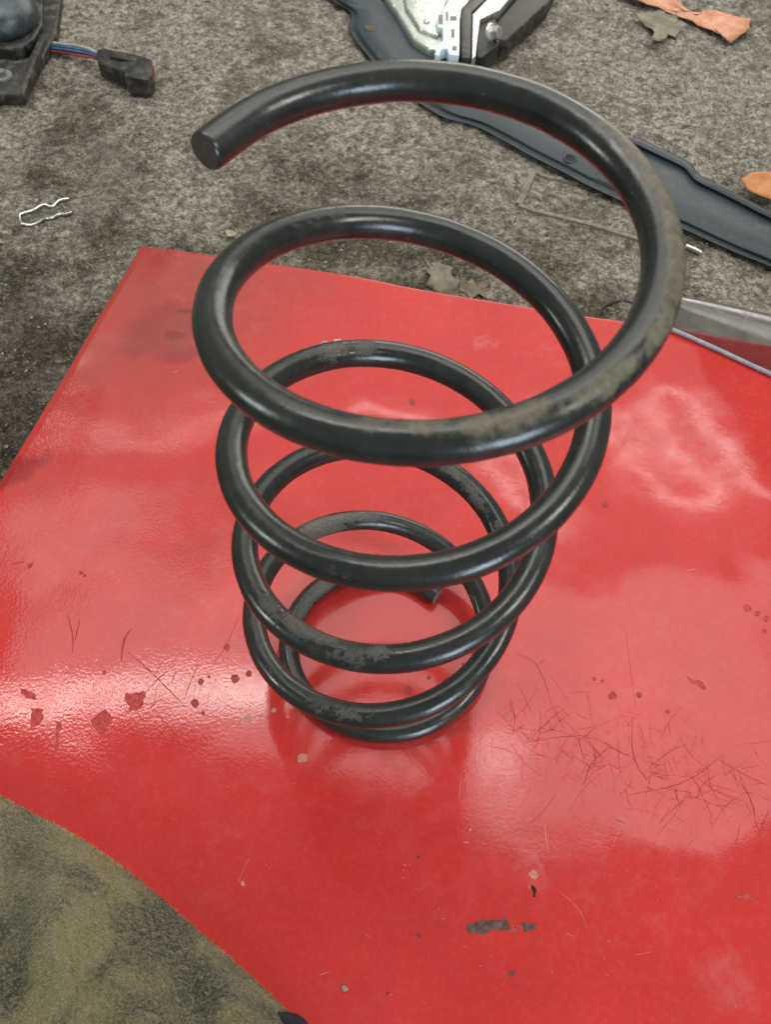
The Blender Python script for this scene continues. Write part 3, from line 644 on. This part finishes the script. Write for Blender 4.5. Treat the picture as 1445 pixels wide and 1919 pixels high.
# ------------------------------------------------------------------ grey-blue stamped strip
def build_strip():
    root = empty('stamped_metal_strip', at(1000, 250), 'long grey-blue stamped metal strip with bolt holes lying on the concrete', 'metal strip')
    S = [((520, -90), (610, -120)), ((575, -40), (665, -60)), ((622, 0), (709, -6)), ((657, 24), (738, 22)), ((655, 58), (762, 64)), ((688, 104), (783, 94)), ((735, 158), (818, 109)), ((800, 203), (870, 119)), ((835, 222), (930, 150)), ((889, 236), (1000, 184)), ((941, 263), (1070, 215)), ((1000, 296), (1115, 234)),
         ((1060, 326), (1152, 249)), ((1092, 343), (1182, 264)), ((1105, 350), (1194, 258)), ((1150, 371), (1243, 281)), ((1200, 394), (1291, 304)), ((1228, 406), (1314, 330)), ((1277, 428), (1360, 353)), ((1360, 466), (1445, 397)), ((1450, 502), (1540, 445)), ((1620, 570), (1720, 535))]
    prof = [(0.0, 0.0015), (0.015, 0.0075), (0.10, 0.0085), (0.15, 0.0120), (0.20, 0.0135), (0.5, 0.0145), (0.80, 0.0140), (0.875, 0.0145), (0.905, 0.0190), (0.95, 0.0205), (0.985, 0.0185), (1.0, 0.003)]
    rows = []
    for (a, b) in S:
        row = []
        for t, h in prof:
            x = a[0]+(b[0]-a[0])*t; y = a[1]+(b[1]-a[1])*t
            if a[0] < 800 or (b[0] < 1185 and b[0] > 800): h = h if t < 0.88 else (0.0145 if t < 1 else 0.003)
            row.append(at(x, y, GZ+h))
        rows.append(row)
    cols = [catmull([r[k] for r in rows], 5) for k in range(len(prof))]
    nP = len(cols[0]); vs = []; fs = []
    for i in range(nP):
        for k in range(len(prof)):
            v = cols[k][i].copy(); v.z += 0.0006*noise.noise(v*30); vs.append(v)
    K = len(prof)
    for i in range(nP-1):
        for k in range(K-1): fs.append((i*K+k, (i+1)*K+k, (i+1)*K+k+1, i*K+k+1))
    o = mesh_obj('strip_sheet', vs, fs, M['strip'], root)
    md = o.modifiers.new('thick', 'SOLIDIFY'); md.thickness = 0.0012; md.offset = 0
    o.data.set_sharp_from_angle(angle=math.radians(50))
    def ring(x, y, r, hole, hm):
        c = at(x, y, GZ+0.0145); vs = []; fs = []; N = 28
        sec = [(r*1.55, -0.0004), (r*1.42, 0.0010), (r*1.25, 0.0012), (r*1.08, 0.0004), (r, -0.0002)]
        for a in range(N):
            an = 2*math.pi*a/N
            for rr, h in sec: vs.append(c+Vector((math.cos(an)*rr, math.sin(an)*rr, h)))
        q = len(sec)
        for a in range(N):
            for k in range(q-1): fs.append((a*q+k, ((a+1) % N)*q+k, ((a+1) % N)*q+k+1, a*q+k+1))
        e = mesh_obj('hole_rim', vs, fs, M['strip'], root)
        vs = [c+Vector((math.cos(2*math.pi*a/N)*r*1.03, math.sin(2*math.pi*a/N)*r*1.03, 0.0006)) for a in range(N)]
        mesh_obj('bolt_hole', vs, [tuple(range(N))], hm, root, False)
    ring(696, 52, 0.0068, True, M['rust']); ring(1069, 297, 0.0058, True, M['hole'])
build_strip()

# ------------------------------------------------------------------ latch mechanism at the top
def build_latch():
    root = empty('latch_mechanism', at(860, 60), 'silver latch mechanism with white plastic clip and hex bolt beside metal strip', 'latch')
    h1 = GZ+0.034
    body = [(700, -60), (722, -8), (742, 20), (772, 70), (805, 92), (866, 96), (872, 20), (905, -60)]
    o = prism('zinc_housing', [at(x, y, h1-0.010) for x, y in body], GZ+0.002, M['foil'], root, 0.004, 3)
    prism('housing_dome', [at(x, y, h1-0.004) for x, y in ((752, -30), (760, 12), (785, 52), (822, 66), (828, 22), (850, -30))], h1-0.012, M['foil'], root, 0.0028, 3)
    for x, y, r in ((738, 12, 0.0026), (800, 40, 0.0042)):
        c = at(x, y, h1-0.003); bm = bmesh.new(); bmesh.ops.create_uvsphere(bm, u_segments=16, v_segments=10, radius=r)
        bmesh.ops.scale(bm, vec=(1, 1, .6), verts=bm.verts); bmesh.ops.translate(bm, vec=c, verts=bm.verts); bm_obj('rivet', bm, M['silver'], root)
    # white clip with slots
    clip = prism('white_clip', [at(x, y, h1+0.002) for x, y in ((846, 16), (862, 22), (861, 104), (842, 102), (838, 90), (828, 92), (823, 104), (815, 102), (817, 88), (830, 76), (830, 52), (820, 50), (818, 34), (828, 22))], h1-0.012, M['white'], root, 0.0010, 2)
    for x, y, a, b in ((826, 36, 4, 9), (850, 34, 6, 4), (849, 62, 3, 8), (852, 90, 4, 4), (838, 30, 2, 8)):
        prism('clip_slot', [at(x-a, y-b, h1+0.0024), at(x+a, y-b, h1+0.0024), at(x+a, y+b, h1+0.0024), at(x-a, y+b, h1+0.0024)], h1, M['gasket'], clip, 0.0003, 1)
    prism('black_gasket', [at(x, y, h1+0.003) for x, y in ((864, 16), (900, -22), (960, -70), (972, -60), (884, 22), (882, 108), (866, 108))], GZ+0.003, M['black'], root, 0.0014, 2)
    br = prism('zinc_bracket', [at(x, y, h1+0.001) for x, y in ((885, 26), (960, -50), (1000, -60), (938, 18), (900, 36), (892, 106), (884, 108))], GZ+0.004, M['silver'], root, 0.0018, 3)
    prism('bracket_side', [at(x, y, h1-0.005) for x, y in ((897, 42), (925, 28), (940, 60), (934, 84), (902, 108), (894, 104))], GZ+0.003, M['black_rough'], root, 0.0016, 2)
    prism('black_arm', [at(x, y, GZ+0.026) for x, y in ((928, 44), (1010, -50), (1055, -50), (1030, 2), (950, 76), (934, 74))], GZ+0.002, M['black_rough'], root, 0.003, 3)
    # hex bolt with flange, axis lying towards the viewer's right
    c = at(922, 62, GZ+0.036); ax = (RT*0.80+FW*(-0.42)+Vector((0, -0.25, 0))).normalized()
    ori = ax.to_track_quat('Z', 'Y').to_matrix().to_4x4()
    bm = bmesh.new(); bmesh.ops.create_cone(bm, cap_ends=True, segments=24, radius1=0.0125, radius2=0.0112, depth=0.004)
    bmesh.ops.bevel(bm, geom=list(bm.edges), offset=0.0004, segments=1, affect='EDGES'); bmesh.ops.transform(bm, matrix=Matrix.Translation(c) @ ori, verts=bm.verts); b = bm_obj('bolt_flange', bm, M['silver'], root)
    bm = bmesh.new(); bmesh.ops.create_cone(bm, cap_ends=True, segments=6, radius1=0.0092, radius2=0.0090, depth=0.012)
    bmesh.ops.bevel(bm, geom=list(bm.edges), offset=0.0006, segments=2, affect='EDGES'); bmesh.ops.transform(bm, matrix=Matrix.Translation(c+ax*0.006) @ ori, verts=bm.verts); bm_obj('bolt_head', bm, M['silver'], b)
build_latch()

# ------------------------------------------------------------------ black motor unit at top left
def build_motor():
    root = empty('motor_unit', at(20, 80), 'black motor with grey can and bolted bracket at the far left', 'motor')
    c = at(8, 40, GZ+0.030)
    bm = bmesh.new(); bmesh.ops.create_uvsphere(bm, u_segments=40, v_segments=24, radius=0.043)
    for v in bm.verts:
        v.co.x *= 1.0; v.co.y *= 1.15; v.co.z = v.co.z*0.72 if v.co.z > 0 else v.co.z*0.5
    bmesh.ops.translate(bm, vec=c+Vector((-0.004, 0.012, 0)), verts=bm.verts); bm_obj('motor_can', bm, M['motor'], root)
    prism('motor_base', [at(x, y, GZ+0.022) for x, y in ((-90, 60), (-40, 76), (10, 92), (40, 88), (62, 72), (78, 44), (80, -60), (-90, -60))], GZ+0.002, M['black'], root, 0.003, 3)
    prism('bracket', [at(x, y, GZ+0.016) for x, y in ((-70, 112), (-10, 108), (30, 112), (52, 106), (76, 60), (80, -60), (116, -60), (112, 0), (104, 62), (58, 140), (42, 178), (0, 176), (-70, 182))], GZ+0.001, M['black_rough'], root, 0.003, 3)
    prism('bracket_rib', [at(x, y, GZ+0.024) for x, y in ((74, 64), (84, 66), (60, 130), (44, 176), (36, 174), (50, 118))], GZ+0.010, M['black_rough'], root, 0.002, 2)
    c = at(4, 142, GZ+0.0165); bm = bmesh.new(); bmesh.ops.create_cone(bm, cap_ends=True, segments=28, radius1=0.0125, radius2=0.0115, depth=0.003)
    bmesh.ops.translate(bm, vec=c, verts=bm.verts); wsh = bm_obj('washer', bm, M['washer'], root)
    bm = bmesh.new(); bmesh.ops.create_cone(bm, cap_ends=True, segments=6, radius1=0.0060, radius2=0.0056, depth=0.006)
    bmesh.ops.bevel(bm, geom=list(bm.edges), offset=0.0006, segments=2, affect='EDGES'); bmesh.ops.translate(bm, vec=c+Vector((0, 0, .004)), verts=bm.verts); bm_obj('bolt_head', bm, M['washer'], wsh)
    # electrical plug on short wires
    plug = empty('plug_connector', at(235, 125), 'black cable plug with a red seal on short blue and red wires', 'connector')
    for i, (dx, dy, mt, z0) in enumerate(((0, -2, M['whitew'], .013), (0, 3, M['blue'], .012), (0, 8, M['blue'], .010), (6, 15, M['redw'], .008), (2, 12, M['black'], .006))):
        tube('wire', [at(82+dx, 80+dy, GZ+z0-.002), at(112+dx, 84+dy, GZ+z0), at(145+dx, 88+dy*1.1, GZ+z0+.002), at(172, 96+dy*0.8, GZ+z0+.002), at(192, 106+dy*.5, GZ+0.012)], 0.0016, mt, plug, 8)
    top = GZ+0.022
    body = prism('plug_body', [at(x, y, top) for x, y in ((180, 92), (196, 90), (238, 98), (272, 106), (280, 116), (272, 144), (236, 134), (182, 116))], GZ+0.001, M['black'], plug, 0.0022, 3)
    prism('lock_tab', [at(x, y, top+0.003) for x, y in ((206, 98), (256, 106), (254, 114), (204, 106))], top-0.002, M['black'], body, 0.0010, 2)
    prism('plug_collar', [at(x, y, top+0.002) for x, y in ((240, 101), (283, 110), (284, 140), (276, 150), (232, 142))], GZ+0.0005, M['black'], plug, 0.0018, 2)
    prism('red_seal', [at(x, y, top-0.003) for x, y in ((268, 116), (287, 121), (285, 140), (266, 138))], GZ+0.006, M['redw'], plug, 0.0012, 2)
build_motor()

# ------------------------------------------------------------------ small things on the concrete
def gz(p, up): q = p.copy(); q.z = GZ+gh(q.x, q.y)+up; return q
P = [gz(at(x, y), 0.0022) for x, y in ((130, 376), (112, 380), (97, 389), (82, 388), (62, 396), (42, 402), (37, 406), (38, 416), (44, 424), (62, 421), (84, 414), (98, 415), (110, 406), (124, 405), (136, 403))]
tag(tube('wire_clip', P, 0.0017, M['steel'], None, 10, 6), 'bright steel hairpin wire clip on concrete left of the spring', 'clip')
P = [gz(at(x, y), 0.0030) for x, y in ((1284, 466), (1294, 470), (1304, 474), (1314, 478))]
tag(tube('metal_pin', P, 0.0028, M['steel'], None, 12, 5), 'tiny shiny white metal pin below the grey-blue strip', 'pin')
P = [gz(at(x, y), 0.0008) for x, y in ((1120, 612), (1122, 590), (1132, 574), (1150, 564), (1172, 562), (1196, 570), (1214, 588), (1220, 612))]
tag(tube('thin_ring', P, 0.0018, M['ring'], None, 10, 6), 'thin dark curved ring peeking out behind the panel edge', 'ring')
# flat rectangular frame, one side under the strip
root = empty('rectangular_frame', at(1080, 390), 'thin flat dusty rectangular frame on concrete partly under the grey-blue strip', 'frame')
def bar(a, b, wd, h=0.0022):
    A = gz(at(*a), h); B = gz(at(*b), h); n = 10; vs = []; t = (B-A).normalized(); s = Vector((-t.y, t.x, 0))*wd
    for i in range(n+1):
        p = A.lerp(B, i/n); p.z = GZ+gh(p.x, p.y)
        vs += [p-s-Vector((0, 0, .002)), p-s*0.7+Vector((0, 0, h)), p+s*0.7+Vector((0, 0, h)), p+s-Vector((0, 0, .002))]
    fs = [(i*4+k, i*4+k+1, i*4+5+k, i*4+4+k) for i in range(n) for k in range(3)]+[(0, 1, 2, 3), (n*4+3, n*4+2, n*4+1, n*4)]
    return mesh_obj('frame_bar', vs, fs, M['gasket'], root, False)
bar((972, 384), (1000, 326), 0.0052, 0.0035); bar((972, 386), (1245, 458), 0.0038, 0.003); bar((1000, 326), (1085, 342), 0.0038, 0.003); bar((1245, 458), (1262, 430), 0.0038, 0.003)

def G(pts): return [at(x, y) for x, y in pts]
tag(leaf('fallen_leaf', G([(1150, -30), (1232, -30), (1248, 4), (1275, 24), (1300, 36), (1338, 26), (1372, 34), (1404, 44), (1400, 66), (1384, 76), (1367, 88), (1340, 70), (1306, 54), (1268, 34), (1225, 12), (1190, 12), (1166, 4)]), GZ, 0.010, M['orange'], 3), 'torn orange dry leaf at the top right of the concrete', 'leaf', 'dry fallen leaves')
tag(leaf('fallen_leaf', G([(1382, 352), (1402, 341), (1430, 338), (1475, 345), (1480, 378), (1450, 394), (1416, 384), (1392, 368)]), GZ, 0.004, M['orange2'], 5, lift=0.010), 'rounded ochre leaf beside the grey-blue strip at the right edge', 'leaf', 'dry fallen leaves')
tag(leaf('fallen_leaf', G([(1188, 44), (1210, 36), (1238, 36), (1264, 46), (1288, 62), (1272, 64), (1266, 76), (1254, 68), (1244, 82), (1228, 92), (1218, 88), (1224, 70), (1208, 56)]), GZ, 0.006, M['dry'], 8), 'crumpled grey dry leaf below the torn orange leaf', 'leaf', 'dry fallen leaves')
tag(leaf('fallen_leaf', G([(792, 482), (806, 494), (822, 492), (834, 504), (848, 508), (846, 522), (862, 530), (856, 544), (838, 546), (826, 556), (812, 544), (798, 540), (806, 524), (796, 512), (804, 504)]), GZ, -0.002, M['dry'], 11), 'pale grey dry leaf by the panel far edge seen through the coil', 'leaf', 'dry fallen leaves')
tag(leaf('fallen_leaf', G([(856, 528), (872, 536), (884, 530), (894, 542), (912, 530), (920, 536), (908, 548), (914, 562), (896, 556), (880, 566), (872, 552), (860, 548)]), GZ, -0.002, M['dry2'], 14), 'small curled brown leaf by the panel edge next to the grey leaf', 'leaf', 'dry fallen leaves')
tag(leaf('fallen_leaf', G([(422, 442), (434, 440), (446, 448), (438, 453), (426, 450)]), GZ, 0.004, M['straw'], 17, sub=3), 'tiny pale leaf scrap behind the panel left of the second turn', 'leaf', 'dry fallen leaves')

# ------------------------------------------------------------------ clear plastic cover, right
def build_clear():
    root = empty('clear_plastic_cover', at(1360, 640, 0.0), 'bent clear plastic sheet lying across the far panel edge at right', 'plastic sheet')
    A = [(1190, 592), (1262, 624), (1330, 654), (1400, 684), (1470, 714), (1600, 772)]
    B = [(1190, 556), (1262, 566), (1330, 574), (1400, 586), (1470, 600), (1600, 628)]
    prof = [(0.0, 0.0008), (0.05, 0.0030), (0.16, 0.0100), (0.36, 0.0165), (0.60, 0.0180), (0.80, 0.0140), (0.93, 0.0040), (1.0, -0.012)]
    rows = []
    for a, b in zip(A, B):
        pa = at(*a, 0); pb = at(*b, 0); row = []
        for t, h in prof:
            p = pa.lerp(pb, t); p.z = h+(ph(pa.x, pa.y) if t < 0.3 else 0)+0.001; row.append(p)
        rows.append(row)
    cols = [catmull([r[k] for r in rows], 8) for k in range(len(prof))]
    K = len(prof); n = len(cols[0]); vs = [cols[k][i] for i in range(n) for k in range(K)]
    fs = [(i*K+k, (i+1)*K+k, (i+1)*K+k+1, i*K+k+1) for i in range(n-1) for k in range(K-1)]
    o = mesh_obj('sheet', vs, fs, M['clear'], root)
    sb = o.modifiers.new('smooth', 'SUBSURF'); sb.levels = 1; sb.render_levels = 2
    md = o.modifiers.new('thick', 'SOLIDIFY'); md.thickness = 0.0016; md.offset = 1
    tube('edge_bead', [c+Vector((0, 0, 0.0014)) for c in cols[0][::4]], 0.0019, M['edge'], root, 10, 3)
M['edge'] = simple('cloudy_plastic_edge', (0.30, 0.31, 0.35), 0.35, 0, 0.25, 200)
build_clear()
